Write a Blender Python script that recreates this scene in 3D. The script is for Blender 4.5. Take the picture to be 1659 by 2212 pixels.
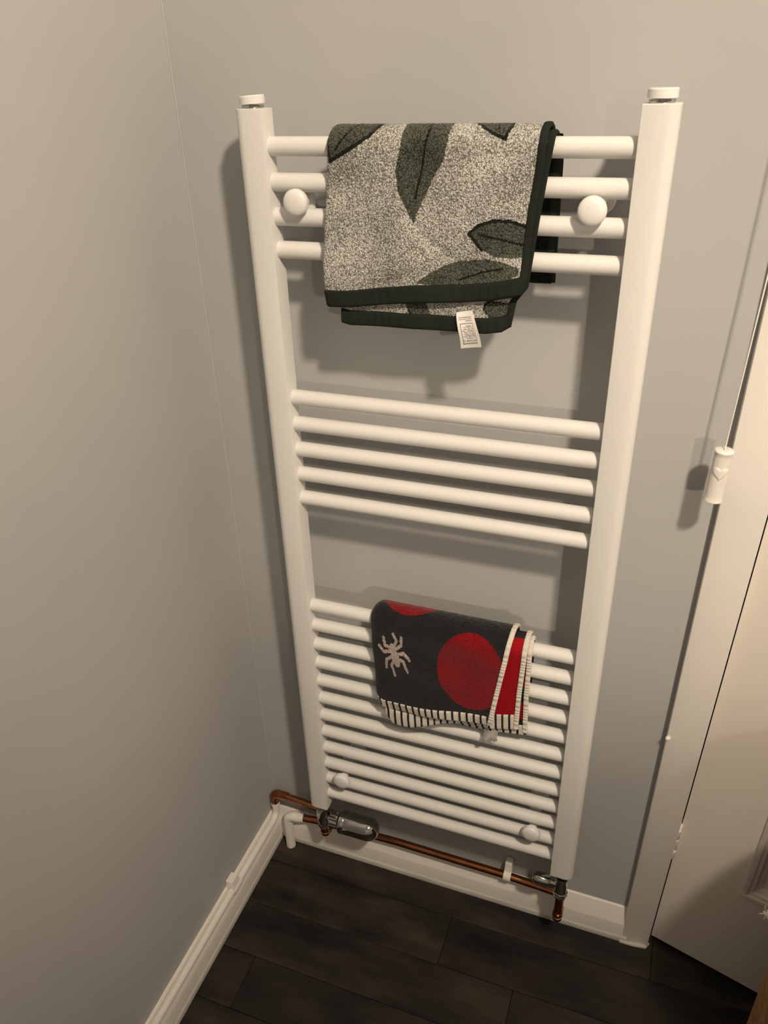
import bpy, bmesh, math, random
import numpy as np
from mathutils import Vector, Matrix

random.seed(7)
for o in list(bpy.data.objects): bpy.data.objects.remove(o, do_unlink=True)
SC = bpy.context.scene
COL = SC.collection
PI = math.pi

# ------------------------------------------------------------------ camera
# world: x right along the radiator wall, y into that wall (wall face y = 0), z up, floor z = 0
cam_d = bpy.data.cameras.new('camera'); cam = bpy.data.objects.new('camera', cam_d); COL.objects.link(cam)
CX = (0.93807539, 0.34524630, -0.02862788)      # image right
CY = (0.14876752, -0.47608791, -0.86672286)     # image down
CZ = (-0.31286225, 0.80879249, -0.49796779)     # view direction
m = Matrix.Identity(4)
for i in range(3):
    m[i][0] = CX[i]; m[i][1] = -CY[i]; m[i][2] = -CZ[i]
m[0][3], m[1][3], m[2][3] = 0.48831841, -0.99444404, 1.46057666
cam.matrix_world = m
cam_d.sensor_fit = 'VERTICAL'; cam_d.sensor_height = 24.0
cam_d.lens = 24.0 * 1702.3626 / 2212.0
cam_d.clip_start = 0.02
SC.camera = cam

# ------------------------------------------------------------------ world, lamps, exposure
w = bpy.data.worlds.new('night'); SC.world = w; w.use_nodes = True
w.node_tree.nodes['Background'].inputs[0].default_value = (1.0, 0.82, 0.62, 1)
w.node_tree.nodes['Background'].inputs[1].default_value = 0.0
def point_lamp(name, loc, power, radius, col):
    l = bpy.data.lights.new(name, 'POINT'); l.energy = power; l.shadow_soft_size = radius; l.color = col
    o = bpy.data.objects.new(name, l); COL.objects.link(o); o.location = loc
    return o
LAMP = Vector((1.08, -1.19, 2.44)); SPOT = (76.0, 0.743)
sp = bpy.data.lights.new('ceiling_spot', 'SPOT'); sp.energy = 94.0; sp.shadow_soft_size = 0.06; sp.color = (1.0, 0.835, 0.64)
sp.spot_size = math.radians(SPOT[0]); sp.spot_blend = SPOT[1]
spo = bpy.data.objects.new('ceiling_spot', sp); COL.objects.link(spo); spo.location = LAMP
SPOT_DIR = (Vector((0.30, 0.0, 1.50)) - LAMP).normalized()
spo.rotation_euler = SPOT_DIR.to_track_quat('-Z', 'Y').to_euler()
point_lamp('ceiling_fill', LAMP, 30.0, 0.06, (1.0, 0.835, 0.64))  # added point fill at the spot's position, lifts the ambient light
MLAMP = Vector((1.66, -2.55, 1.58))          # added spot, stands in for light reflected by an unseen mirror
ms = bpy.data.lights.new('mirror_fill_spot', 'SPOT'); ms.energy = 62.0; ms.shadow_soft_size = 0.04; ms.color = (1.0, 0.84, 0.65)
ms.spot_size = math.radians(23.0); ms.spot_blend = 0.9
mso = bpy.data.objects.new('mirror_fill_spot', ms); COL.objects.link(mso); mso.location = MLAMP
MDIR = (Vector((0.38, 0.0, 0.92)) - MLAMP).normalized()
mso.rotation_euler = MDIR.to_track_quat('-Z', 'Y').to_euler()
vs = SC.view_settings
vs.view_transform = 'Standard'; vs.look = 'None'; vs.gamma = 1.0; vs.use_curve_mapping = False
vs.exposure = 0.09

# ------------------------------------------------------------------ materials
def mat(name, col, rough=0.5, metal=0.0, spec=0.5, build=None):
    m = bpy.data.materials.new(name); m.use_nodes = True
    nt = m.node_tree; b = nt.nodes['Principled BSDF']
    b.inputs['Base Color'].default_value = (*col, 1); b.inputs['Roughness'].default_value = rough
    b.inputs['Metallic'].default_value = metal; b.inputs['Specular IOR Level'].default_value = spec
    if build: build(nt, b)
    return m
def node(nt, t, **kw):
    n = nt.nodes.new(t)
    for k, v in kw.items():
        if k in n.inputs: n.inputs[k].default_value = v
        else: setattr(n, k, v)
    return n
def coords(nt, scale=(1, 1, 1), kind='Object', uv=False):
    mp = node(nt, 'ShaderNodeMapping'); mp.inputs['Scale'].default_value = scale
    if uv:
        t = node(nt, 'ShaderNodeUVMap'); nt.links.new(t.outputs[0], mp.inputs[0])
    else:
        t = node(nt, 'ShaderNodeTexCoord'); nt.links.new(t.outputs[kind], mp.inputs[0])
    return mp.outputs[0]
def ramp(nt, fac, stops):
    r = node(nt, 'ShaderNodeValToRGB'); e = r.color_ramp.elements
    while len(e) > 1: e.remove(e[-1])
    e[0].position = stops[0][0]; e[0].color = (*stops[0][1], 1)
    for p, c in stops[1:]:
        q = e.new(p); q.color = (*c, 1)
    nt.links.new(fac, r.inputs[0]); return r.outputs[0]
def bump(nt, b, height, strength, dist):
    bp = node(nt, 'ShaderNodeBump'); bp.inputs['Strength'].default_value = strength; bp.inputs['Distance'].default_value = dist
    nt.links.new(height, bp.inputs['Height']); nt.links.new(bp.outputs[0], b.inputs['Normal'])
def noise(nt, vec, scale, detail=2.0, rough=0.5):
    n = node(nt, 'ShaderNodeTexNoise'); n.inputs['Scale'].default_value = scale
    n.inputs['Detail'].default_value = detail; n.inputs['Roughness'].default_value = rough
    nt.links.new(vec, n.inputs['Vector']); return n.outputs['Fac']

def wall_nodes(nt, b):
    v = coords(nt)
    f = noise(nt, v, 3.0, 3)
    nt.links.new(ramp(nt, f, [(0.3, (0.425, 0.430, 0.434)), (0.7, (0.462, 0.464, 0.466))]), b.inputs['Base Color'])
    bump(nt, b, noise(nt, v, 260.0, 3, 0.6), 0.12, 0.0008)
def paint_nodes(c0, c1, sc=4.0, bs=0.12):
    def f(nt, b):
        v = coords(nt)
        nt.links.new(ramp(nt, noise(nt, v, sc, 4, 0.6), [(0.3, c0), (0.7, c1)]), b.inputs['Base Color'])
        bump(nt, b, noise(nt, v, 90.0, 2), bs, 0.0006)
    return f
def floor_nodes(nt, b):
    oi = node(nt, 'ShaderNodeObjectInfo')
    tc = node(nt, 'ShaderNodeTexCoord')
    add = node(nt, 'ShaderNodeVectorMath', operation='MULTIPLY_ADD')
    cmb = node(nt, 'ShaderNodeCombineXYZ')
    nt.links.new(oi.outputs['Random'], cmb.inputs[0]); nt.links.new(oi.outputs['Random'], cmb.inputs[1])
    add.inputs[1].default_value = (37.0, 19.0, 0)
    nt.links.new(cmb.outputs[0], add.inputs[0]); nt.links.new(tc.outputs['Object'], add.inputs[2])
    def mapped(s):
        mp = node(nt, 'ShaderNodeMapping'); mp.inputs['Scale'].default_value = s
        nt.links.new(add.outputs[0], mp.inputs[0]); return mp.outputs[0]
    blot = noise(nt, mapped((5.0, 14.0, 1)), 1.0, 3, 0.55)
    grain = noise(nt, mapped((9.0, 150.0, 1)), 1.0, 5, 0.65)
    a = node(nt, 'ShaderNodeMix', data_type='RGBA', blend_type='MULTIPLY'); a.inputs[0].default_value = 0.55
    c1 = ramp(nt, blot, [(0.36, (0.0070, 0.0066, 0.0062)), (0.50, (0.023, 0.0182, 0.0150)), (0.68, (0.046, 0.0335, 0.0245))])
    c2 = ramp(nt, grain, [(0.3, (0.45, 0.45, 0.45)), (0.62, (1, 1, 1))])
    nt.links.new(c1, a.inputs[6]); nt.links.new(c2, a.inputs[7])
    hsv = node(nt, 'ShaderNodeHueSaturation')
    mr = node(nt, 'ShaderNodeMapRange'); mr.inputs[3].default_value = 0.85; mr.inputs[4].default_value = 1.3
    nt.links.new(oi.outputs['Random'], mr.inputs[0]); nt.links.new(mr.outputs[0], hsv.inputs['Value'])
    nt.links.new(a.outputs[2], hsv.inputs['Color']); nt.links.new(hsv.outputs[0], b.inputs['Base Color'])
    bump(nt, b, grain, 0.25, 0.0006)
def copper_nodes(nt, b):
    v = coords(nt)
    nt.links.new(ramp(nt, noise(nt, v, 24.0, 4, 0.6), [(0.3, (0.27, 0.098, 0.044)), (0.7, (0.45, 0.185, 0.090))]), b.inputs['Base Color'])
def wicker_nodes(nt, b):
    v = coords(nt)
    nt.links.new(ramp(nt, noise(nt, v, 60.0, 3), [(0.3, (0.16, 0.075, 0.022)), (0.7, (0.33, 0.17, 0.055))]), b.inputs['Base Color'])
    bump(nt, b, noise(nt, v, 140.0, 2), 0.4, 0.002)
def terry_nodes(gap_dark, su=560.0, sv=640.0, amount=0.9):
    def f(nt, b):
        at = node(nt, 'ShaderNodeAttribute'); at.attribute_name = 'yarn'
        v = coords(nt, (su, sv, 1), uv=True)
        nn = node(nt, 'ShaderNodeTexNoise'); nn.inputs['Scale'].default_value = 0.35; nn.inputs['Detail'].default_value = 1.0
        nt.links.new(v, nn.inputs['Vector'])
        wv = node(nt, 'ShaderNodeVectorMath', operation='MULTIPLY_ADD'); wv.inputs[1].default_value = (1.6, 1.6, 0)
        nt.links.new(nn.outputs['Color'], wv.inputs[0]); nt.links.new(v, wv.inputs[2])
        vo = node(nt, 'ShaderNodeTexVoronoi'); vo.inputs['Scale'].default_value = 1.0; vo.inputs['Randomness'].default_value = 0.75
        nt.links.new(wv.outputs[0], vo.inputs['Vector'])
        patch = noise(nt, v, 0.035, 2)
        sm = node(nt, 'ShaderNodeMath', operation='MULTIPLY_ADD'); sm.inputs[1].default_value = 0.35
        nt.links.new(patch, sm.inputs[0]); nt.links.new(vo.outputs['Distance'], sm.inputs[2])
        k = ramp(nt, sm.outputs[0], [(0.42, (1, 1, 1)), (0.86, gap_dark)])
        mx = node(nt, 'ShaderNodeMix', data_type='RGBA', blend_type='MULTIPLY'); mx.inputs[0].default_value = amount
        nt.links.new(at.outputs['Color'], mx.inputs[6]); nt.links.new(k, mx.inputs[7])
        nt.links.new(mx.outputs[2], b.inputs['Base Color'])
        inv = node(nt, 'ShaderNodeMath', operation='SUBTRACT'); inv.inputs[0].default_value = 1.0
        nt.links.new(vo.outputs['Distance'], inv.inputs[1])
        bump(nt, b, inv.outputs[0], 0.7, 0.0012)
        b.inputs['Sheen Weight'].default_value = 0.15
    return f
def cloth_nodes(nt, b):
    at = node(nt, 'ShaderNodeAttribute'); at.attribute_name = 'yarn'
    nt.links.new(at.outputs['Color'], b.inputs['Base Color'])
    bump(nt, b, noise(nt, coords(nt, (900, 160, 1), uv=True), 1.0, 3), 0.5, 0.0008)

M = {}
M['wall'] = mat('grey_wall_paint', (0.45, 0.45, 0.46), 0.75, spec=0.3, build=wall_nodes)
M['bounce_white'] = mat('white_bounce_wall', (0.74, 0.73, 0.71), 0.3, spec=0.4)  # unseen walls made white to bounce more fill into the shadows
M['ceiling'] = mat('ceiling_paint', (0.78, 0.77, 0.74), 0.9, spec=0.2)
M['enamel'] = mat('white_enamel', (0.83, 0.825, 0.80), 0.33, spec=0.5, build=paint_nodes((0.735, 0.725, 0.71), (0.76, 0.75, 0.735), 2.0, 0.05))
M['plastic'] = mat('white_plastic', (0.80, 0.79, 0.78), 0.22, spec=0.5)
M['gloss'] = mat('white_gloss_paint', (0.76, 0.73, 0.69), 0.35, spec=0.45, build=paint_nodes((0.80, 0.765, 0.73), (0.85, 0.815, 0.78), 5.0, 0.25))
M['doorpaint'] = mat('cream_door_paint', (0.74, 0.69, 0.63), 0.42, spec=0.4, build=paint_nodes((0.80, 0.745, 0.69), (0.84, 0.785, 0.73), 3.0, 0.2))
M['floor'] = mat('dark_wood_vinyl', (0.04, 0.033, 0.028), 0.5, spec=0.3, build=floor_nodes)
M['subfloor'] = mat('dark_subfloor', (0.008, 0.007, 0.006), 0.9)
M['chrome'] = mat('chrome', (0.50, 0.485, 0.48), 0.06, metal=1.0)
M['copper'] = mat('copper_tube', (0.6, 0.26, 0.13), 0.24, metal=1.0, build=copper_nodes)
M['solder'] = mat('solder_ring', (0.75, 0.70, 0.64), 0.3, metal=1.0)
M['ceramic'] = mat('cream_ceramic', (0.80, 0.765, 0.72), 0.25, spec=0.5)
M['cord'] = mat('white_cord', (0.80, 0.78, 0.73), 0.8)
M['sealant'] = mat('grey_sealant', (0.50, 0.475, 0.445), 0.6, build=paint_nodes((0.44, 0.42, 0.39), (0.58, 0.55, 0.515), 14.0, 0.3))
M['wicker'] = mat('honey_wicker', (0.28, 0.14, 0.045), 0.6, build=wicker_nodes)
M['bulbcap'] = mat('lamp_fitting', (0.8, 0.8, 0.78), 0.4)
M['terry_cream'] = mat('cream_green_terry', (0.5, 0.5, 0.45), 1.0, spec=0.1, build=terry_nodes((0.16, 0.15, 0.125), 620.0, 560.0))
M['terry_navy'] = mat('navy_terry', (0.03, 0.03, 0.035), 1.0, spec=0.1, build=terry_nodes((0.42, 0.42, 0.42), 750, 750, 0.7))
M['cloth'] = mat('woven_hem', (0.5, 0.5, 0.5), 0.9, spec=0.15, build=cloth_nodes)
M['tag'] = mat('satin_care_label', (0.8, 0.8, 0.8), 0.5, build=cloth_nodes)
M['film'] = mat('clear_tag_film', (0.75, 0.70, 0.68), 0.25)
M['film'].node_tree.nodes['Principled BSDF'].inputs['Transmission Weight'].default_value = 0.6

# ------------------------------------------------------------------ helpers
def link(name, me, material, parent=None):
    o = bpy.data.objects.new(name, me); COL.objects.link(o)
    if material: 
        if not me.materials: me.materials.append(M[material])
    if parent: o.parent = parent
    return o
def mesh_of(name, verts, faces, smooth=None):
    me = bpy.data.meshes.new(name); me.from_pydata([tuple(v) for v in verts], [], faces); me.update()
    if smooth is not None:
        me.shade_smooth()
        if smooth < 180: me.set_sharp_from_angle(angle=math.radians(smooth))
    return me
def tag(o, label=None, cat=None, group=None, kind=None):
    if label: o['label'] = label
    if cat: o['category'] = cat
    if group: o['group'] = group
    if kind: o['kind'] = kind
    return o
def empty(name, loc=(0, 0, 0)):
    o = bpy.data.objects.new(name, None); COL.objects.link(o); o.location = loc; o.empty_display_size = 0.05
    bpy.context.view_layer.update()
    return o
def keep(o, parent):      # parent while keeping world-space mesh coordinates
    o.parent = parent; o.matrix_parent_inverse = parent.matrix_world.inverted()
    return o
def part(name, me, material, parent):
    return keep(link(name, me, material), parent)
def fix_normals(me):
    bm = bmesh.new(); bm.from_mesh(me); bmesh.ops.recalc_face_normals(bm, faces=bm.faces); bm.to_mesh(me); bm.free()
def box_me(name, lo, hi, bev=0.0, seg=2):
    bm = bmesh.new(); bmesh.ops.create_cube(bm, size=1.0)
    for v in bm.verts:
        for i in range(3): v.co[i] = lo[i] + (v.co[i] + 0.5) * (hi[i] - lo[i])
    if bev: bmesh.ops.bevel(bm, geom=list(bm.edges), offset=bev, segments=seg, profile=0.5, affect='EDGES')
    me = bpy.data.meshes.new(name); bm.to_mesh(me); bm.free()
    if bev: me.shade_smooth(); me.set_sharp_from_angle(angle=math.radians(40))
    return me
def prism(name, prof, a, b, axis, smooth=30):
    """closed 2-D profile swept straight along one axis from a to b"""
    n = len(prof); vs_ = []
    for t in (a, b):
        for (p, q) in prof:
            vs_.append({'x': (t, p, q), 'y': (p, t, q), 'z': (p, q, t)}[axis])
    fs = [(i, (i + 1) % n, n + (i + 1) % n, n + i) for i in range(n)] + [tuple(range(n))[::-1], tuple(range(n, 2 * n))]
    me = mesh_of(name, vs_, fs); fix_normals(me)
    me.shade_smooth(); me.set_sharp_from_angle(angle=math.radians(smooth))
    return me
def lathe(name, prof, origin, axis, seg=40, smooth=35):
    """profile of (radius, distance along axis)"""
    ax = Vector(axis).normalized(); t = Vector((0, 0, 1)) if abs(ax.z) < 0.9 else Vector((1, 0, 0))
    e1 = ax.cross(t).normalized(); e2 = ax.cross(e1); o = Vector(origin)
    vs_, fs = [], []
    for (r, h) in prof:
        for k in range(seg):
            a = 2 * PI * k / seg
            vs_.append(o + ax * h + (e1 * math.cos(a) + e2 * math.sin(a)) * max(r, 1e-5))
    for i in range(len(prof) - 1):
        for k in range(seg):
            k2 = (k + 1) % seg
            fs.append((i * seg + k, i * seg + k2, (i + 1) * seg + k2, (i + 1) * seg + k))
    fs.append(tuple(range(seg))); fs.append(tuple(range((len(prof) - 1) * seg, len(prof) * seg)))
    me = mesh_of(name, vs_, fs); fix_normals(me)
    me.shade_smooth(); me.set_sharp_from_angle(angle=math.radians(smooth))
    return me
def fillet(pts, r, n=8):
    pts = [Vector(p) for p in pts]; out = [pts[0]]
    for i in range(1, len(pts) - 1):
        a, b, c = pts[i - 1], pts[i], pts[i + 1]
        d1 = (a - b).normalized(); d2 = (c - b).normalized(); ang = d1.angle(d2)
        if ang > PI - 0.05: out.append(b); continue
        L = min(r / math.tan(ang / 2), (a - b).length * 0.49, (c - b).length * 0.49)
        p, q = b + d1 * L, b + d2 * L
        for k in range(n + 1):
            t = k / n; out.append(p * (1 - t) ** 2 + b * 2 * t * (1 - t) + q * t * t)
    out.append(pts[-1]); return out
def tube(name, pts, r, seg=20, smooth=60):
    pts = [Vector(p) for p in pts]; n = len(pts); vs_, fs = [], []
    rr = r if isinstance(r, (list, tuple)) else [r] * n
    t0 = (pts[1] - pts[0]).normalized(); up = Vector((0, 0, 1)) if abs(t0.z) < 0.9 else Vector((0, 1, 0))
    e = t0.cross(up).normalized()
    for i in range(n):
        t = (pts[min(i + 1, n - 1)] - pts[max(i - 1, 0)]).normalized()
        e = (e - t * e.dot(t)).normalized(); f = t.cross(e)
        for k in range(seg):
            a = 2 * PI * k / seg; vs_.append(pts[i] + (e * math.cos(a) + f * math.sin(a)) * rr[i])
    for i in range(n - 1):
        for k in range(seg):
            k2 = (k + 1) % seg; fs.append((i * seg + k, i * seg + k2, (i + 1) * seg + k2, (i + 1) * seg + k))
    fs.append(tuple(range(seg))); fs.append(tuple(range((n - 1) * seg, n * seg)))
    me = mesh_of(name, vs_, fs); fix_normals(me); me.shade_smooth(); me.set_sharp_from_angle(angle=math.radians(smooth))
    return me
def arc(cx, cy, r, a0, a1, n):
    return [(cx + r * math.cos(a0 + (a1 - a0) * k / n), cy + r * math.sin(a0 + (a1 - a0) * k / n)) for k in range(n + 1)]

# ------------------------------------------------------------------ the room
XC = -0.1696; XR = 2.30; YF = -2.72; ZT = 2.60; TH = 0.10
DX0, DX1, DZ = 0.604, 1.43, 2.03          # door opening in the radiator wall
def wall_panel(name, boxes):
    bm = bmesh.new()
    for lo, hi in boxes:
        r = bmesh.ops.create_cube(bm, size=1.0)
        for v in r['verts']:
            for i in range(3): v.co[i] = lo[i] + (v.co[i] + 0.5) * (hi[i] - lo[i])
    me = bpy.data.meshes.new(name); bm.to_mesh(me); bm.free(); return me
wb = tag(link('wall_back', wall_panel('wall_back', [((XC, 0, 0), (DX0, TH, ZT)), ((DX0, 0, DZ), (DX1, TH, ZT)), ((DX1, 0, 0), (XR, TH, ZT))]), 'wall'), 'grey painted wall behind the towel radiator', kind='structure')
wl = tag(link('wall_left', wall_panel('wall_left', [((XC - TH, YF - TH, 0), (XC, TH, ZT))]), 'wall'), 'plain grey painted wall on the left of the corner', kind='structure')
tag(link('wall_right', wall_panel('wall_right', [((XR, YF - TH, 0), (XR + TH, TH, ZT))]), 'bounce_white'), 'white wall out of view on the right', kind='structure')
tag(link('wall_front', wall_panel('wall_front', [((XC, YF - TH, 0), (XR, YF, ZT))]), 'bounce_white'), 'white wall behind the viewer', kind='structure')
tag(link('ceiling', wall_panel('ceiling', [((XC - TH, YF - TH, ZT), (XR + TH, TH, ZT + 0.05))]), 'ceiling'), 'white ceiling above the room', kind='structure')
# hallway beyond the door
tag(link('wall_hall', wall_panel('wall_hall', [((DX0 - 0.3, 0.9, 0), (XR + TH, 1.0, ZT))]), 'wall'), 'dim hallway wall beyond the door', kind='structure')

fl = tag(link('floor', box_me('floor', (XC - TH, YF - TH, -0.05), (XR + TH, 0.9, -0.004)), 'subfloor'), 'dark brown wood effect plank floor', kind='structure')
PLW, PLL = 0.0985, 0.92
row = 0; y1 = 0.0225
plank_cache = {}
while y1 > YF:
    y0 = max(y1 - PLW - (0.0015 if row == 0 else 0), YF)
    off = {0: 0.62, 1: 0.248, 2: -0.16 + 0.55}.get(row, ((row * 0.377) % 1.0) * PLL - 0.2)
    xs = off - PLL * 3
    while xs < XR:
        a, b = max(xs, XC), min(xs + PLL, XR)
        if b - a > 0.01:
            L, Wd = round(b - a, 4), round(y1 - y0, 4)
            key = (L, Wd)
            if key not in plank_cache:
                plank_cache[key] = box_me('plank', (-L / 2 + .0003, -Wd / 2 + .0004, -0.004), (L / 2 - .0003, Wd / 2 - .0004, 0.0), 0.0006, 1)
            o = link('plank', plank_cache[key], 'floor', fl)
            o.location = ((a + b) / 2, (y0 + y1) / 2, 0)
        xs += PLL
    y1 = y0; row += 1

# skirting boards: chamfered top, separate bead along the floor
def skirt_prof(s):      # distance off the wall, height
    return [(0, 0), (0.0170 * s, 0), (0.0170 * s, 0.043), (0.0160 * s, 0.0462), (0.0035 * s, 0.0770), (0.0015 * s, 0.0787), (0, 0.0787)]
sb = tag(link('baseboard_back', prism('baseboard_back', [(-d, z) for d, z in skirt_prof(1)], XC, 0.5635, 'x', 20), 'gloss'), 'white gloss skirting board with sloped top under the radiator', kind='structure')
sl = tag(link('baseboard_left', prism('baseboard_left', [(XC + d, z) for d, z in skirt_prof(1)], YF, 0, 'y', 20), 'gloss'), 'white gloss skirting board along the left wall', kind='structure')
bead = [(0.016, 0.0), (0.0205, 0.0), (0.0203, 0.006), (0.0192, 0.0095), (0.0172, 0.0115), (0.016, 0.0118)]
part('floor_bead', prism('floor_bead', [(-d, z) for d, z in bead], -0.118, 0.572, 'x', 40), 'sealant', sb)
part('floor_bead', prism('floor_bead', [(XC + d, z) for d, z in bead], YF, -0.018, 'y', 40), 'sealant', sl)
# paint ridge in the wall corner
tag(link('trim_3', tube('trim_3', [(XC + 0.0006, -0.0006, 0.09), (XC + 0.0004, -0.0008, 0.7), (XC + 0.0007, -0.0005, 1.4), (XC + 0.0005, -0.0006, 2.6)], 0.0012, 8), 'wall'), 'thin painted sealant line up the wall corner', kind='structure')

# door frame
def lean_quad(name, xl, xr, y0, y1, z0, z1, bev=0.0015):
    bm = bmesh.new(); bmesh.ops.create_cube(bm, size=1.0)
    for v in bm.verts:
        z = z0 + (v.co.z + 0.5) * (z1 - z0)
        x = xl(z) if v.co.x < 0 else xr(z)
        v.co = Vector((x, y0 if v.co.y < 0 else y1, z))
    bmesh.ops.bevel(bm, geom=list(bm.edges), offset=bev, segments=2, profile=0.5, affect='EDGES')
    me = bpy.data.meshes.new(name); bm.to_mesh(me); bm.free(); me.shade_smooth(); me.set_sharp_from_angle(angle=math.radians(40)); return me
AL = lambda z: 0.5622 + 0.0140 * z
AR = lambda z: 0.6098 + 0.0250 * z
tr = tag(link('trim_1', lean_quad('trim_1', AL, AR, -0.016, 0.012, 0.0, 2.09), 'gloss'), 'cream painted door frame upright beside the radiator', kind='structure')
tag(link('trim_2', lean_quad('trim_2', lambda z: 0.590 + 0.0140 * z, lambda z: 0.6065 + 0.0250 * z, 0.012, 0.10, 0.0, 2.09), 'gloss'), 'cream door lining behind the frame upright', kind='structure')
part('floor_sealant', tube('floor_sealant', [(0.560, -0.0205, 0.002), (0.585, -0.0195, 0.0025), (0.606, -0.0165, 0.002), (0.6115, -0.008, 0.0015)], [0.0035, 0.0045, 0.0045, 0.003], 12), 'sealant', tr)
nub = lathe('paint_nub', [(0.0, 0.0045), (0.0022, 0.004), (0.0036, 0.002), (0.004, 0.0), (0.004, -0.002)], (0.5715, -0.0165, 0.531), (-0.5, -1, 0.35), 14)
part('paint_nub', nub, 'gloss', tr)
tag(link('trim_4', box_me('trim_4', (0.585, -0.016, DZ - 0.01), (1.50, 0.012, DZ + 0.06), 0.0015), 'gloss'), 'cream door frame head out of view', kind='structure')
tag(link('trim_5', box_me('trim_5', (1.43, -0.016, 0.0), (1.50, 0.012, DZ - 0.01), 0.0015), 'gloss'), 'cream door frame upright on the latch side', kind='structure')

# the door, ajar towards the viewer; local u along the leaf from the hinge, n towards the room
DA = math.radians(-14.98); HX, HY = 0.6150, 0.0067
du = Vector((math.cos(DA), math.sin(DA), 0)); dn = Vector((math.sin(DA), -math.cos(DA), 0))
def dpt(u, n, z): return Vector((HX + 0.0250 * z, HY, 0)) + du * u + dn * n + Vector((0, 0, z))
def dbox(name, u0, u1, n0, n1, z0, z1, bev=0.0):
    bm = bmesh.new(); bmesh.ops.create_cube(bm, size=1.0)
    for v in bm.verts:
        v.co = dpt(u0 if v.co.x < 0 else u1, n0 if v.co.y < 0 else n1, z0 if v.co.z < 0 else z1)
    bmesh.ops.recalc_face_normals(bm, faces=bm.faces)
    if bev: bmesh.ops.bevel(bm, geom=list(bm.edges), offset=bev, segments=2, profile=0.5, affect='EDGES')
    me = bpy.data.meshes.new(name); bm.to_mesh(me); bm.free()
    if bev: me.shade_smooth(); me.set_sharp_from_angle(angle=math.radians(40))
    return me
door = tag(empty('door_1', (HX, HY, 0)), 'cream painted panel door standing slightly ajar at right', kind='structure')
PU, PZ, DW, DH = 0.118, 0.232, 0.76, 1.98
part('stile', dbox('stile', 0.0, PU, -0.035, 0.0, 0.008, DH), 'doorpaint', door)
part('stile', dbox('stile', DW - PU, DW, -0.035, 0.0, 0.008, DH), 'doorpaint', door)
part('bottom_rail', dbox('bottom_rail', PU, DW - PU, -0.035, 0.0, 0.008, PZ), 'doorpaint', door)
part('top_rail', dbox('top_rail', PU, DW - PU, -0.035, 0.0, DH - 0.12, DH), 'doorpaint', door)
part('panel', dbox('panel', PU - .002, DW - PU + .002, -0.026, -0.012, PZ - .002, DH - 0.11), 'doorpaint', door)
for (n1, w0, w1) in ((0.0035, -0.003, 0.006), (0.001, 0.006, 0.013), (-0.005, 0.013, 0.020)):
    part('moulding', dbox('moulding', PU + w0, DW - PU - w0, -0.02, n1, PZ + w0, PZ + w1, 0.001), 'doorpaint', door)
    part('moulding', dbox('moulding', PU + w0, PU + w1, -0.02, n1, PZ + w1, DH - 0.12, 0.001), 'doorpaint', door)
def hinge(zc):
    h = part('hinge', dbox('hinge', -0.0045, 0.002, -0.012, 0.011, zc - 0.037, zc + 0.037, 0.0008), 'doorpaint', door)
    for k, (zz, hh) in enumerate(((zc + 0.026, 0.020), (zc, 0.024), (zc - 0.028, 0.019))):
        p = dpt(-0.002, 0.0135 - 0.0010 * k, zz)
        part('hinge_knuckle', lathe('hinge_knuckle', [(0.0, -hh / 2), (0.0045, -hh / 2), (0.0052, -hh / 2 + .001), (0.0052, hh / 2 - .001), (0.0042, hh / 2 + .0004), (0.0, hh / 2 + .0006)], p, (0.025, 0, 1), 16), 'doorpaint', h)
hinge(0.287)
hinge(1.75)
part('handle', tube('handle', fillet([dpt(0.70, 0.0, 1.0), dpt(0.70, 0.045, 1.0), dpt(0.60, 0.05, 1.0)], 0.015), 0.008, 14), 'chrome', door)

# ------------------------------------------------------------------ towel radiator
WI = 0.42385; PW = 0.0380; YR = -0.0851; ZTOP = 1.4150; ZBOT = 0.2186; PITCH = 0.040; Z0 = 1.3740; YB = -0.0672; RB = 0.0109
BARS = [0, 1, 2, 3] + list(range(8, 13)) + list(range(17, 29))
rad = tag(empty('towel_radiator', (WI / 2, YB, ZBOT)), 'tall white ladder towel radiator with groups of horizontal bars on the grey wall', 'radiator')
def post_prof(x_in, s):       # s = +1 : outer side towards +x
    D = 0.0300; r = 0.013; rb = 0.006; b = 0.0012
    p = [(0, YR + b), (b * .3, YR + b * .3), (b, YR)]
    p += [(PW - r + r * math.sin(a), YR + r - r * math.cos(a)) for a in [PI / 2 * k / 10 for k in range(11)]]
    p += [(PW - rb + rb * math.cos(a), YR + D - rb + rb * math.sin(a)) for a in [PI / 2 * k / 6 for k in range(7)]]
    p += [(b, YR + D), (0, YR + D - b)]
    return [(x_in + s * q, y) for q, y in p]
for x_in, s in ((0.0, -1), (WI, 1)):
    me = prism('post', post_prof(x_in, s), ZBOT, ZTOP, 'z', 28)
    po = part('post', me, 'enamel', rad)
    bv = po.modifiers.new('edge', 'BEVEL'); bv.width = 0.0008; bv.segments = 2; bv.limit_method = 'ANGLE'; bv.angle_limit = math.radians(60)
    cx = x_in + s * (PW / 2 - 0.001)
    part('plug_ring', lathe('plug_ring', [(0.0, 0), (0.0128, 0), (0.0131, 0.001), (0.0131, 0.0036), (0.0, 0.0038)], (cx, YR + 0.0155, ZTOP), (0, 0, 1), 36), 'chrome', po)
    tl = 0.06 if s < 0 else 0.0
    part('plug_cap', lathe('plug_cap', [(0.0, 0), (0.0146, 0.0), (0.0151, 0.0006), (0.0151, 0.0082), (0.0142, 0.0094), (0.0, 0.0096)], (cx, YR + 0.0155, ZTOP + 0.0042), (-tl, 0, 1), 36), 'plastic', po)
bar_me = lathe('bar', [(RB, -0.002), (RB, 0.01), (RB, WI - 0.01), (RB, WI + 0.002)], (0, 0, 0), (1, 0, 0), 40, 40)
bar_me.materials.append(M['enamel'])
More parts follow.
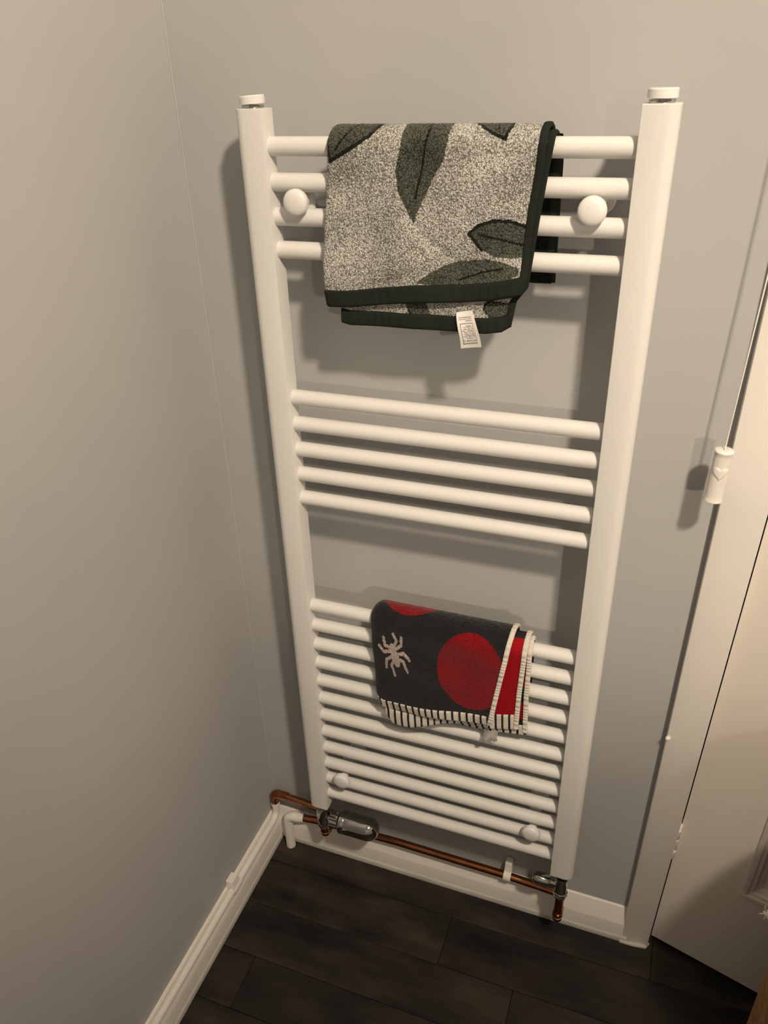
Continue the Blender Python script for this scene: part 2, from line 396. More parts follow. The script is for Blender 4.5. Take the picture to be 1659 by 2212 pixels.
for k in BARS:
    b_ = bpy.data.objects.new('bar', bar_me); COL.objects.link(b_); b_.location = (0, YB, Z0 - PITCH * k)
    keep(b_, rad)
def bracket(x, z):
    b_ = part('bracket', lathe('bracket', [(0.0075, 0.0), (0.0075, 0.05), (0.0065, 0.052), (0.0065, 0.079), (0.011, 0.080), (0.011, 0.0825), (0.0, 0.0825)], (x, -0.0005, z), (0, -1, 0), 28), 'plastic', rad)
    part('wall_plate', lathe('wall_plate', [(0.0, 0), (0.017, 0), (0.017, 0.004), (0.015, 0.006), (0.0, 0.006)], (x, -0.0005, z), (0, -1, 0), 28), 'plastic', b_)
    # clamp plate behind the bars
    me = bpy.data.meshes.new('clamp'); bm = bmesh.new(); bmesh.ops.create_cube(bm, size=1.0)
    for v in bm.verts: v.co = Vector((x + v.co.x * 0.020, -0.0525 + v.co.y * 0.006, z + v.co.z * 0.052))
    bmesh.ops.bevel(bm, geom=list(bm.edges), offset=0.0015, segments=2, affect='EDGES'); bm.to_mesh(me); bm.free()
    part('clamp', me, 'plastic', b_)
    pr = [(0.0, 0.0), (0.0105, 0.0), (0.0150, 0.0012), (0.0156, 0.003), (0.0156, 0.0075)]
    pr += [(0.0156 * math.cos(a) ** 0.8 if a < PI / 2 - 1e-3 else 0.0, 0.0075 + 0.0062 * math.sin(a)) for a in [PI / 2 * k / 9 for k in range(1, 10)]]
    part('cap', lathe('cap', pr, (x, -0.0800, z), (0, -1, 0), 40, 50), 'plastic', b_)
for bx_, kz in ((0.0362, 1.5), (0.3860, 1.5), (0.0362, 26.5), (0.3850, 26.5)):
    bracket(bx_, Z0 - PITCH * kz)

# ------------------------------------------------------------------ valves
XL, XRV, YV = -0.0185, 0.4440, -0.0672
v1 = tag(empty('thermostatic_valve', (XL, YV, 0.15)), 'chrome radiator valve with a large rounded head under the left post', 'valve')
part('tail', lathe('tail', [(0.0088, 0.0), (0.0088, 0.012), (0.0118, 0.0125), (0.0118, 0.019), (0.0095, 0.0195), (0.0095, 0.024)], (XL, YV, ZBOT - 0.0225), (0, 0, 1), 6, 20), 'chrome', v1)
part('body', lathe('body', [(0.0098, 0.0), (0.0105, 0.002), (0.0122, 0.012), (0.0135, 0.022), (0.0128, 0.036), (0.0105, 0.042), (0.0, 0.043)], (XL, YV, 0.1560), (0, 0, 1), 32, 60), 'chrome', v1)
part('compression_nut', lathe('compression_nut', [(0.0085, 0.0), (0.0118, 0.001), (0.0122, 0.0035), (0.0122, 0.010), (0.0112, 0.012), (0.0085, 0.0125)], (XL, YV, 0.1470), (0, 0, 1), 6, 20), 'chrome', v1)
part('spindle_neck', lathe('spindle_neck', [(0.0085, 0.0), (0.0085, 0.014), (0.0, 0.0145)], (XL + 0.006, YV, 0.175), (1, 0, 0), 24), 'chrome', v1)
rib = []
for k in range(48):
    rr = 0.0165 if k % 4 < 2 else 0.0150
    a = 2 * PI * (k + 0.5) / 48; rib.append((YV + rr * math.cos(a), 0.175 + rr * math.sin(a)))
part('ribbed_collar', prism('ribbed_collar', rib, XL + 0.0165, XL + 0.0335, 'x', 20), 'chrome', v1)
hd = part('head', lathe('head', [(0.0, 0.0), (0.0215, 0.0), (0.0228, 0.0012), (0.0228, 0.010), (0.0218, 0.0115), (0.0224, 0.013)] + [(0.0224, 0.013 + 0.043 * k / 4) for k in range(1, 5)] + [(0.0224 * math.cos(a), 0.056 + 0.0225 * math.sin(a)) for a in [PI / 2 * k / 12 for k in range(1, 13)]], (XL + 0.037, YV, 0.175), (1, 0, 0), 56, 40), 'chrome', v1)
part('seal', lathe('seal', [(0.0, 0.0), (0.0170, 0.0), (0.0170, 0.004), (0.0, 0.0045)], (XL + 0.0332, YV, 0.175), (1, 0, 0), 40), 'subfloor', v1)
v2 = tag(empty('lockshield_valve', (XRV, YV, 0.15)), 'small chrome radiator valve with a bullet cap under the right post', 'valve')
part('tail', lathe('tail', [(0.0088, 0.0), (0.0088, 0.008), (0.0122, 0.0085), (0.0122, 0.014), (0.0095, 0.0145), (0.0095, 0.018)], (XRV, YV, ZBOT - 0.0165), (0, 0, 1), 6, 20), 'chrome', v2)
part('body', lathe('body', [(0.0110, 0.0), (0.0108, 0.004), (0.0112, 0.018), (0.0112, 0.034), (0.0125, 0.036), (0.0125, 0.041), (0.0, 0.042)], (XRV, YV, 0.1630), (0, 0, 1), 32, 40), 'chrome', v2)
part('compression_nut', lathe('compression_nut', [(0.0085, 0.0), (0.0122, 0.001), (0.0130, 0.003), (0.0130, 0.0055), (0.0122, 0.007), (0.0130, 0.0085), (0.0130, 0.0125), (0.0110, 0.0145)], (XRV, YV, 0.1495), (0, 0, 1), 8, 20), 'chrome', v2)
part('neck', lathe('neck', [(0.0078, 0.0), (0.0078, 0.012), (0.0095, 0.0125), (0.0095, 0.016), (0.0, 0.0165)], (XRV - 0.006, YV, 0.179), (-1, 0, 0), 24), 'chrome', v2)
part('bullet_cap', lathe('bullet_cap', [(0.0, 0.0), (0.0106, 0.0), (0.0118, 0.0015), (0.0118, 0.022)] + [(0.0118 * math.cos(a), 0.022 + 0.010 * math.sin(a)) for a in [PI / 2 * k / 10 for k in range(1, 11)]], (XRV - 0.0195, YV, 0.179), (-1, 0, 0), 40, 40), 'chrome', v2)

# ------------------------------------------------------------------ pipes
RP = 0.0075
XP = XC + 0.0115; YP = -0.0200
up_ = tag(empty('flow_pipe', (XP, YP, 0.07)), 'heating pipe, white along the left wall, turning to bare copper in the corner', 'pipe')
part('painted_run', tube('painted_run', fillet([(XP, YF + 0.01, 0.0705), (XP, -0.6, 0.0705), (XP + 0.0015, YP, 0.0705), (XP + 0.002, YP, 0.112)], 0.022), RP, 24), 'gloss', up_)
part('collar', lathe('collar', [(RP, 0), (0.0092, 0.0008), (0.0092, 0.0105), (RP, 0.011)], (XP + 0.002, YP, 0.100), (0, 0, 1), 24), 'gloss', up_)
part('elbow', tube('elbow', fillet([(XP + 0.002, YP, 0.111), (XP + 0.002, YP, 0.1375), (XP + 0.034, YP, 0.1365)], 0.019, 10), 0.0090, 24), 'copper', up_)
part('copper_run', tube('copper_run', fillet([(XP + 0.030, YP, 0.1366), (XL - 0.02, YP - 0.0005, 0.1285), (XL, YP - 0.001, 0.1270), (XL, YV, 0.1240), (XL, YV, 0.150)], 0.016), RP, 24), 'copper', up_)
part('stub_elbow', tube('stub_elbow', fillet([(XL, YV + 0.024, 0.1250), (XL, YV, 0.1235), (XL, YV, 0.1440)], 0.013, 10), 0.0090, 24), 'copper', up_)
part('solder_ring', lathe('solder_ring', [(RP, 0), (0.0095, 0.0004), (0.0095, 0.0014), (RP, 0.0018)], (XL, YV, 0.1325), (0, 0, 1), 24), 'solder', up_)
lo = tag(empty('return_pipe', (-0.124, -0.031, 0)), 'copper heating pipe running low along the wall to the right valve', 'pipe')
part('painted_riser', tube('painted_riser', fillet([(-0.1235, -0.0315, 0.0), (-0.1245, -0.0285, 0.0885), (-0.090, -0.0235, 0.0895)], 0.012, 10), 0.0098, 24), 'gloss', lo)
part('riser_collar', lathe('riser_collar', [(0.0096, 0), (0.0108, 0.0006), (0.0108, 0.0145), (0.0096, 0.015)], (-0.114, -0.0268, 0.0894), (1, 0.14, 0.01), 24), 'gloss', lo)
part('copper_run', tube('copper_run', fillet([(-0.098, -0.0245, 0.0894), (-0.06, YP - .001, 0.0908), (0.112, YP, 0.0968), (0.328, YP, 0.0942), (0.408, YP, 0.0895), (XRV, YP, 0.0870), (XRV, YV, 0.0790), (XRV, YV, 0.152)], 0.016), RP, 24), 'copper', lo)
part('stub_elbow', tube('stub_elbow', fillet([(XRV, YV + 0.024, 0.0830), (XRV, YV, 0.0788), (XRV, YV, 0.0990)], 0.013, 10), 0.0090, 24), 'copper', lo)
part('solder_ring', lathe('solder_ring', [(RP, 0), (0.0095, 0.0004), (0.0095, 0.0014), (RP, 0.0018)], (XRV, YV, 0.0900), (0, 0, 1), 24), 'solder', lo)

# pipe clips: a saddle round the pipe with a wall leg
def clip(name, centre, along, out, w, label):
    c, a, o = Vector(centre), Vector(along).normalized(), Vector(out).normalized()
    u = Vector((0, 0, 1)); r0, r1 = RP + 0.0002, RP + 0.0030
    prof = []
    for k in range(15):
        t = math.radians(-100 + 200 * k / 14); prof.append((r1 * math.cos(t), r1 * math.sin(t)))
    back = -(0.0108 if abs(o.x) > .5 else 0.0195)
    prof += [(back, r1 + 0.002), (back, r0)]
    for k in range(14, -1, -1):
        t = math.radians(-100 + 200 * k / 14); prof.append((r0 * math.cos(t), r0 * math.sin(t)))
    n = len(prof); vs_ = []
    for e in (-w / 2, w / 2):
        vs_ += [c + a * e + o * p + u * q for p, q in prof]
    fs = [(i, (i + 1) % n, n + (i + 1) % n, n + i) for i in range(n)] + [tuple(range(n))[::-1], tuple(range(n, 2 * n))]
    me = mesh_of(name, vs_, fs); fix_normals(me); me.shade_smooth(); me.set_sharp_from_angle(angle=math.radians(35))
    root = tag(empty(name, c), label, 'pipe clip')
    part('saddle', me, 'gloss', root)
    return root, c, a, o, u, r1
for (nm, cc, al, ou, ww, lb, up_h) in (
        ('pipe_clip', (XP + 0.0003, -0.1985, 0.0705), (0, 1, 0), (1, 0, 0), 0.024, 'white clip on the painted pipe along the left wall', 0.014),
        ('pipe_clip', (0.3410, YP, 0.0940), (1, 0, 0), (0, -1, 0), 0.0140, 'cream clip holding the bare copper pipe under the radiator', 0.020)):
    root, c, a, o, u, r1 = clip(nm, cc, al, ou, ww, lb)
    # upstand lug
    z0_ = c.z + r1 - 0.002; z1_ = c.z + r1 + up_h
    bm = bmesh.new(); bmesh.ops.create_cube(bm, size=1.0)
    for v in bm.verts:
        dep = (-0.0105 if abs(o.x) > .5 else -0.0185) if v.co.y < 0 else (0.0075 if abs(o.x) > .5 else 0.001)
        if v.co.z > 0 and v.co.y > 0: dep -= 0.004
        v.co = c + a * (v.co.x * ww * (1.0 if v.co.z < 0 else 0.9)) + o * dep + Vector((0, 0, (z0_ if v.co.z < 0 else z1_) - c.z))
    bmesh.ops.recalc_face_normals(bm, faces=bm.faces)
    bmesh.ops.bevel(bm, geom=list(bm.edges), offset=0.0008, segments=2, affect='EDGES')
    me = bpy.data.meshes.new('lug'); bm.to_mesh(me); bm.free(); part('lug', me, 'gloss', root)

# ------------------------------------------------------------------ light pull
lp = tag(empty('light_pull', (0.5632, -0.048, 0.972)), 'white ceramic light pull with a raised heart hanging by the door frame', 'light pull')
H0, HL, HR = Vector((0.5632, -0.048, 0.9705)), 0.0705, 0.0110
ax = Vector((0.03, 0.0, 1.0)).normalized()
pr = [(0.0, 0.0), (HR * .9, 0.0), (HR * 1.04, 0.0010), (HR * 1.05, 0.0026), (HR * 0.985, 0.0042), (HR * 0.97, 0.010), (HR * 0.97, HL - 0.010), (HR * 0.985, HL - 0.0042), (HR * 1.05, HL - 0.0028), (HR * 1.04, HL - 0.0012), (HR * .9, HL), (0.0032, HL), (0.0022, HL - 0.0012), (0.0, HL - 0.0014)]
hdl = part('handle', lathe('handle', pr, H0, ax, 48, 50), 'ceramic', lp)
# raised heart wrapped round the cylinder, facing the viewer
N = 24; hv, hf = [], []
fa = math.atan2(-0.99 - H0.y, 0.49 - H0.x) + 0.10
def heart(t): return (16 * math.sin(t) ** 3 / 17.0, (13 * math.cos(t) - 5 * math.cos(2 * t) - 2 * math.cos(3 * t) - math.cos(4 * t)) / 17.0)
e1 = Vector((math.cos(fa), math.sin(fa), 0)); e1 = (e1 - ax * e1.dot(ax)).normalized(); e2 = ax.cross(e1)
def wrap(px, pz, rr):
    th = px / HR; return H0 + ax * (HL * 0.60 + pz) + (e1 * math.cos(th) + e2 * math.sin(th)) * rr
RI = 10
for i in range(RI + 1):
    f = i / RI
    rr = HR * 0.965 + 0.0013 * min(1.0, (1 - f) * 3.0)
    for k in range(48):
        x_, z_ = heart(2 * PI * k / 48); hv.append(wrap(x_ * 0.0118 * f, z_ * 0.0112 * f, rr))
for i in range(RI):
    for k in range(48):
        k2 = (k + 1) % 48; hf.append((i * 48 + k, i * 48 + k2, (i + 1) * 48 + k2, (i + 1) * 48 + k))
me = mesh_of('heart_relief', hv, hf); fix_normals(me); me.shade_smooth()
part('heart_relief', me, 'ceramic', hdl)
ct = H0 + ax * (HL - 0.001)
part('cord', tube('cord', [ct, ct + Vector((0.0075, 0, 0.22)), ct + Vector((0.040, 0.0, ZT - ct.z))], 0.0009, 8), 'cord', lp)
part('ceiling_switch', lathe('ceiling_switch', [(0.0, 0), (0.036, 0), (0.036, 0.02), (0.030, 0.026), (0.006, 0.03), (0.0, 0.03)], (ct.x + 0.040, ct.y, ZT), (0, 0, -1), 32), 'plastic', lp)

# ------------------------------------------------------------------ hamper at the right edge
hc = Vector((0.9175, -0.294, 0.0)); hr = 0.188; hh = 0.55
hp = tag(empty('laundry_hamper', hc), 'round honey brown laundry hamper cut off by the lower right edge', 'hamper')
part('body', lathe('body', [(0.0, 0.0), (hr - 0.004, 0.0), (hr, 0.004), (hr, hh - 0.02), (hr + 0.001, hh), (0.0, hh)], hc, (0, 0, 1), 64), 'wicker', hp)
for zz in np.arange(0.012, hh, 0.0125):
    part('woven_band', lathe('woven_band', [(hr - .002, -0.0052), (hr + .0016, -0.0035), (hr + .0026, 0.0), (hr + .0016, 0.0035), (hr - .002, 0.0052)], hc + Vector((0, 0, float(zz))), (0, 0, 1), 48, 180), 'wicker', hp)
part('lid', lathe('lid', [(hr + 0.003, 0.0), (hr + 0.004, 0.02)] + [((hr + 0.002) * math.cos(a), 0.02 + 0.15 * math.sin(a)) for a in [PI / 2 * k / 14 for k in range(15)]], hc + Vector((0, 0, hh)), (0, 0, 1), 64, 60), 'wicker', hp)  # unseen lid, domed to cast the rounded shadow on the door
# white rope toggle with a frayed end, sticking out on the left of the hamper
kp = Vector((0.7150, -0.2150, 0.4500))
kn = part('rope_toggle', lathe('rope_toggle', [(0.0, 0.0), (0.0045, 0.004), (0.0085, 0.011), (0.0105, 0.020), (0.010, 0.032), (0.007, 0.045), (0.0045, 0.060)], kp, (1.0, -0.35, 0.05), 18, 80), 'cord', hp)
for d, L in (((-0.55, 0.1, 0.95), 0.018), ((-1.0, -0.25, -0.10), 0.016), ((-0.30, -0.2, -0.95), 0.017)):
    d = Vector(d).normalized(); p0 = kp + Vector((0.006, -0.002, 0)); bend = Vector((0.004, 0, 0.003))
    part('frayed_strand', tube('frayed_strand', [p0, p0 + d * L * .6, p0 + d * L + bend], [0.0016, 0.0011, 0.0004], 8), 'cord', kn)

# ------------------------------------------------------------------ lamps' fittings (out of view)
cl = tag(empty('ceiling_lamp', (LAMP.x, LAMP.y, ZT)), 'small white ceiling lamp fitting above the room', 'lamp')
part('rose', lathe('rose', [(0.0, 0), (0.055, 0), (0.055, 0.012), (0.04, 0.025), (0.0, 0.027)], (LAMP.x, LAMP.y, ZT), (0, 0, -1), 32), 'bulbcap', cl)
part('stem', tube('stem', [(LAMP.x, LAMP.y, ZT - 0.02), LAMP - SPOT_DIR * 0.07 + Vector((0, 0, 0.0))], 0.007, 12), 'bulbcap', cl)
part('spot_can', lathe('spot_can', [(0.0, 0.0), (0.024, 0.0), (0.030, 0.008), (0.032, 0.075), (0.030, 0.0755), (0.028, 0.012), (0.0, 0.010)], LAMP - SPOT_DIR * 0.09, SPOT_DIR, 28), 'bulbcap', cl)
ml = tag(empty('mirror_spot_fitting', (MLAMP.x, YF, MLAMP.z)), 'made-up white spotlight on a short arm, unseen behind the viewer', 'lamp')  # invented fitting for the added mirror-reflection spot
part('arm', tube('arm', [(MLAMP.x, YF, MLAMP.z + 0.05), MLAMP - MDIR * 0.07], 0.007, 12), 'bulbcap', ml)
part('spot_can', lathe('spot_can', [(0.0, 0.0), (0.024, 0.0), (0.030, 0.008), (0.032, 0.075), (0.030, 0.0755), (0.028, 0.012), (0.0, 0.010)], MLAMP - MDIR * 0.09, MDIR, 28), 'bulbcap', ml)

# ------------------------------------------------------------------ towels
def inpoly(px, pz, poly):
    poly = np.asarray(poly, float); inside = np.zeros(px.shape, bool); n = len(poly); j = n - 1
    for i in range(n):
        xi, zi = poly[i]; xj, zj = poly[j]
        c = ((zi > pz) != (zj > pz)) & (px < (xj - xi) * (pz - zi) / (zj - zi + 1e-12) + xi)
        inside ^= c; j = i
    return inside
def distline(px, pz, line):
    d = np.full(px.shape, 1e9); line = np.asarray(line, float)
    for (ax_, az_), (bx_, bz_) in zip(line[:-1], line[1:]):
        vx, vz = bx_ - ax_, bz_ - az_; t = np.clip(((px - ax_) * vx + (pz - az_) * vz) / (vx * vx + vz * vz), 0, 1)
        d = np.minimum(d, np.hypot(px - ax_ - t * vx, pz - az_ - t * vz))
    return d
def vnoise(x, y, seed=0):
    xi, yi = np.floor(x).astype(int), np.floor(y).astype(int); fx, fy = x - xi, y - yi
    fx = fx * fx * (3 - 2 * fx); fy = fy * fy * (3 - 2 * fy)
    def h(a, b):
        n = (a * 374761393 + b * 668265263 + seed * 974711) & 0x7fffffff
        n = ((n ^ (n >> 13)) * 1274126177) & 0x7fffffff
        return ((n ^ (n >> 16)) & 0xffff) / 65535.0
    return (h(xi, yi) * (1 - fx) + h(xi + 1, yi) * fx) * (1 - fy) + (h(xi, yi + 1) * (1 - fx) + h(xi + 1, yi + 1) * fx) * fy
def grid_mesh(name, X, Y, Z, U, V, C, thick=0.0):
    nr, nc = X.shape
    verts = np.stack([X, Y, Z], -1).reshape(-1, 3)
    idx = np.arange(nr * nc).reshape(nr, nc)
    q = np.stack([idx[:-1, :-1], idx[:-1, 1:], idx[1:, 1:], idx[1:, :-1]], -1).reshape(-1, 4)
    me = bpy.data.meshes.new(name); me.vertices.add(len(verts)); me.vertices.foreach_set('co', verts.ravel())
    me.loops.add(q.size); me.loops.foreach_set('vertex_index', q.ravel().astype(np.int32))
    me.polygons.add(len(q)); me.polygons.foreach_set('loop_start', (np.arange(len(q)) * 4).astype(np.int32))
    me.update(calc_edges=True); me.validate()
    uv = me.uv_layers.new(name='UVMap'); uvv = np.stack([U, V], -1).reshape(-1, 2)[q.ravel()]
    uv.data.foreach_set('uv', uvv.ravel().astype(np.float32))
    at = me.color_attributes.new('yarn', 'FLOAT_COLOR', 'POINT')
    c4 = np.concatenate([C.reshape(-1, 3), np.ones((nr * nc, 1))], 1); at.data.foreach_set('color', c4.ravel().astype(np.float32))
    me.shade_smooth(); me.update()
    return me
def solid(o, t):
    s = o.modifiers.new('thickness', 'SOLIDIFY'); s.thickness = t; s.offset = -1.0
class Drape:
    """cloth hung over one bar: front flap, arc over the bar, back flap.  s = unrolled height (front: s = z)"""
    def __init__(self, zc, R, left, right, bottom, back_z, fold=0.0, wave=None, yflare=0.0, back_left=None):
        self.zc, self.R, self.left, self.right, self.bottom, self.back_z = zc, R, left, right, bottom, back_z
        self.fold, self.wave, self.yflare = fold, wave, yflare
    def lr(self, s):
        l = np.interp(s, [p[0] for p in self.left], [p[1] for p in self.left]); r = np.interp(s, [p[0] for p in self.right], [p[1] for p in self.right])
        return l, r
    def bot(self, x): return np.interp(x, [p[0] for p in self.bottom], [p[1] for p in self.bottom])
    def place(self, x, s, u01, off=0.0):
        zc, R = self.zc, self.R
        Re = R + off
        if self.fold:
            l, _ = self.lr(s); k = np.clip((x - l) / self.fold, 0, 1); Re = Re - self.fold * (1 - np.sqrt(np.maximum(0, 1 - (1 - k) ** 2)))
        th = np.clip((s - zc) / R, 0, PI)
        y = YB - Re * np.cos(th); z = zc + Re * np.sin(th)
        z = np.where(s < zc, s, z); z = np.where(s > zc + PI * R, zc - (s - zc - PI * R), z)
        f = np.clip((zc - s) / 0.16, 0, 1.2)
        wv = self.wave(x, s) * np.clip((zc + R * 1.2 - s) / 0.05, 0.15, 1) if self.wave is not None else 0
        front = s < zc + R * PI * 0.5
        y = y + np.where(front, -self.yflare * f * f + wv, 0)
        return y, z
    def surface(self, name, nu, nf, na, nb, colour, off=0.0, s_range=None, pile=0.0):
        u = np.linspace(0, 1, nu)
        if s_range is None:
            t = np.concatenate([np.linspace(0, 1, nf)]); rows = []
            bm = float(np.mean([p[1] for p in self.bottom]))
            X, S = [], []
            for tt in t:
                s = np.full(nu, bm + (self.zc - bm) * tt)
                for _ in range(4):
                    l, r = self.lr(s); x = l + (r - l) * u; b = self.bot(x); s = b + (self.zc - b) * tt
                X.append(x); S.append(s)
            for th in np.linspace(0, PI, na + 1)[1:]:
                s = np.full(nu, self.zc + self.R * th); l, r = self.lr(s); X.append(l + (r - l) * u); S.append(s)
            if self.back_z is not None:
                for zz in np.linspace(self.zc, self.back_z, nb + 1)[1:]:
                    s = np.full(nu, self.zc + self.R * PI + (self.zc - zz)); l, r = self.lr(s); X.append(l + (r - l) * u); S.append(s)
            X, S = np.array(X), np.array(S)
        else:
            X, S = s_range
        Y, Z = self.place(X, S, u, off)
        if pile:
            d = pile * (vnoise(X * 520, S * 520, 3) - 0.5) * 2
            th = np.clip((S - self.zc) / self.R, 0, PI); Y = Y - d * np.cos(th); Z = Z + d * np.sin(th)
        return grid_mesh(name, X, Y, Z, X, S, colour(X, S))
    def hem(self, name, nu, h, colour, off, n=14, u0=0.0, u1=1.0, lip=0.0015):
        """band along the bottom edge of the front flap"""
        u = np.linspace(u0, u1, nu); bm = float(np.mean([p[1] for p in self.bottom])); X, S = [], []
        for k in range(n + 1):
            s = np.full(nu, bm)
            for _ in range(4):
                l, r = self.lr(s); x = l + (r - l) * u; s = self.bot(x) - lip + (h + lip) * k / n
            X.append(x); S.append(s)
        X, S = np.array(X), np.array(S); Y, Z = self.place(X, S, None, off)
        k = (np.arange(n + 1) / n)[:, None]; puff = np.sqrt(np.maximum(0, 1 - (2 * k - 1) ** 6))
        Y = Y + off * (1 - puff) - (0.0003 * np.sin(X * 420 + 5 * np.sin(X * 47)) + 0.0005 * (vnoise(X * 160, S * 20, 31) - .5)) * puff
        return grid_mesh(name, X, Y, Z, X, S, colour(X, S))
    def edge(self, name, w, t, colour, off, side='right', s0=None, s1=None, n=160, ripple=0.0):
        """binding wrapped round a side edge: flattened tube along the edge"""
        if s0 is None:
            l, r = self.lr(np.array([self.zc - 0.15])); s0 = float(self.bot(r if side == 'right' else l)[0])
        s = np.linspace(s0, s1, n); l, r = self.lr(s); xe = (r if side == 'right' else l)
        K = 14; X, Y, Z, S = [], [], [], []
        for k in range(K + 1):
            a = 2 * PI * k / K; dx = w / 2 * np.sign(math.cos(a)) * abs(math.cos(a)) ** 0.6; do = t / 2 * np.sign(math.sin(a)) * abs(math.sin(a)) ** 0.6
            x = xe - w * 0.35 + dx; rp = ripple * np.sin(s * 900 + 3 * np.sin(s * 130)) if math.sin(a) > 0.1 else 0.0
            y, z = self.place(x, s, None, off + do + rp); X.append(x); Y.append(y); Z.append(z); S.append(s)
        X, Y, Z, S = [np.array(q) for q in (X, Y, Z, S)]
        me = grid_mesh(name, X, Y, Z, X, S, colour(X, S)); fix_normals(me); return me
def flat(c):
    c = np.array(c, float)
    return lambda x, s: np.broadcast_to(c, x.shape + (3,)).copy()

# pixels measured on the photograph's front flap were turned into metres on the flap: (x, unrolled height)
G_CREAM = (0.66, 0.65, 0.62); G_LEAF = (0.118, 0.127, 0.103); G_DARK = (0.016, 0.019, 0.015)
def leaf_colour(X, S):
    C = np.broadcast_to(np.array(G_CREAM), X.shape + (3,)).copy()
    jx = X + 0.0006 * (vnoise(X * 900, S * 900, 5) - .5) * 2; js = S + 0.0008 * (vnoise(X * 900, S * 900, 9) - .5) * 2
    for poly, lines in LEAVES:
        ins = inpoly(jx, js, poly); C[ins] = G_LEAF
        for ln, wd in lines:
            d = distline(jx, js, ln) < wd; C[d & (inpoly(jx, js, poly) | (wd > 0.0015))] = G_DARK
    C[(S > 1.425) & (X > 0.300)] = G_DARK
    return C
LEAVES = [
 ([(0.0790, 1.402), (0.0790, 1.440), (0.1600, 1.440), (0.1359, 1.3888), (0.1162, 1.3759), (0.0977, 1.3668), (0.0854, 1.3603), (0.0835, 1.3775), (0.0825, 1.3959)],
  [([(0.0815, 1.425), (0.0825, 1.3988), (0.0838, 1.3775), (0.0854, 1.3603), (0.0977, 1.3668), (0.1162, 1.3759), (0.1359, 1.3888), (0.1560, 1.425)], 0.0021), ([(0.093, 1.372), (0.108, 1.391), (0.128, 1.42)], 0.0012)]),
 ([(0.176, 1.460), (0.231, 1.460), (0.2289, 1.4124), (0.2274, 1.3929), (0.2255, 1.3796), (0.222, 1.3624), (0.2121, 1.3482), (0.202, 1.3265), (0.1917, 1.3077), (0.1874, 1.2948), (0.1792, 1.3111), (0.1691, 1.3294), (0.1648, 1.3512), (0.1699, 1.369), (0.172, 1.3778), (0.1745, 1.3983)],
  [([(0.2036, 1.46), (0.2038, 1.393), (0.2001, 1.3761), (0.1981, 1.364), (0.1961, 1.3516), (0.1897, 1.3225)], 0.0013)]),
 ([(0.249, 1.440), (0.2512, 1.4124), (0.2646, 1.3978), (0.2757, 1.3896), (0.2887, 1.3841), (0.2939, 1.4006), (0.2957, 1.4124), (0.297, 1.440)],
  [([(0.2500, 1.435), (0.2522, 1.4124), (0.2646, 1.3978), (0.2757, 1.3896), (0.2887, 1.3841), (0.2939, 1.4006), (0.2955, 1.430)], 0.0019), ([(0.280, 1.396), (0.276, 1.43)], 0.0010)]),
 ([(0.2532, 1.2872), (0.2649, 1.297), (0.2824, 1.3021), (0.2999, 1.3018), (0.3250, 1.296), (0.3250, 1.2636), (0.3, 1.2618), (0.2841, 1.262), (0.2698, 1.269), (0.2615, 1.2763), (0.2573, 1.2836)],
  [([(0.3175, 1.2965), (0.2999, 1.3018), (0.2824, 1.3021), (0.2649, 1.297), (0.2532, 1.2872), (0.2594, 1.28), (0.2678, 1.2699)], 0.0019), ([(0.2652, 1.2868), (0.2931, 1.2813), (0.3200, 1.2755)], 0.0014)]),
 ([(0.1889, 1.2285), (0.204, 1.2384), (0.223, 1.2494), (0.2437, 1.2563), (0.2742, 1.2597), (0.2943, 1.2568), (0.3114, 1.2519), (0.3128, 1.2443), (0.2992, 1.2377), (0.2752, 1.2324), (0.2547, 1.2293), (0.2232, 1.2274), (0.204, 1.2273)],
  [([(0.2421, 1.2345), (0.2706, 1.245), (0.2926, 1.25)], 0.0012)]),
]
def inner_colour(X, S):
    C = np.broadcast_to(np.array(G_CREAM) * 0.9, X.shape + (3,)).copy()
    b = vnoise(X * 42 + S * 20, S * 30, 21); C[b > 0.62] = G_LEAF; C[(b > 0.56) & (b <= 0.62)] = G_DARK
    C[(S > 1.41) & (X > 0.300)] = G_DARK
    return C
def wave1(x, s):
    d = (x - 0.07) * 0.8 + (s - 1.20)
    w_ = 0.0022 * np.sin(34 * (x * 0.55 - s) + 1.0) + 0.0016 * np.sin(60 * (x * 0.9 + s * 0.35)) + 0.0010 * np.sin(95 * (x * .3 - s))
    w_ -= 0.0028 * np.exp(-((s - 1.2285 - (x - 0.13) * 0.40) / 0.010) ** 2) * np.clip((0.24 - x) / 0.06, 0, 1) * np.clip((x - 0.10) / 0.05, 0, 1)
    w_ -= 0.0022 * np.exp(-((s - 1.305 - (x - 0.115) * 1.3) / 0.012) ** 2) * np.clip((0.19 - x) / 0.04, 0, 1)
    w_ += 0.0024 * np.exp(-((s - 1.305 + (x - 0.175) * 0.85) / 0.009) ** 2) * np.clip((x - 0.17) / 0.02, 0, 1) * np.clip((0.25 - x) / 0.03, 0, 1)
    return w_
t1 = tag(empty('bath_towel', (0.205, YB, Z0 + RB)), 'cream terry towel with green leaves and dark green edging hung over the top bars', 'towel')
A1 = Drape(Z0, 0.0235,
    [(1.195, 0.0714), (1.2105, 0.0699), (1.25, 0.0697), (1.2934, 0.0723), (1.3348, 0.0765), (1.3695, 0.0802), (1.3924, 0.0822), (1.46, 0.085), (1.62, 0.092)],
    [(1.2235, 0.3171), (1.2415, 0.3209), (1.272, 0.3221), (1.3159, 0.3254), (1.3575, 0.3309), (1.3843, 0.3325), (1.4049, 0.3330), (1.448, 0.335), (1.62, 0.338)],
    [(0.0714, 1.195), (0.1049, 1.196), (0.1899, 1.2068), (0.2475, 1.2105), (0.2807, 1.2148), (0.3172, 1.2235)], 1.2330, fold=0.008, wave=wave1, yflare=0.004)
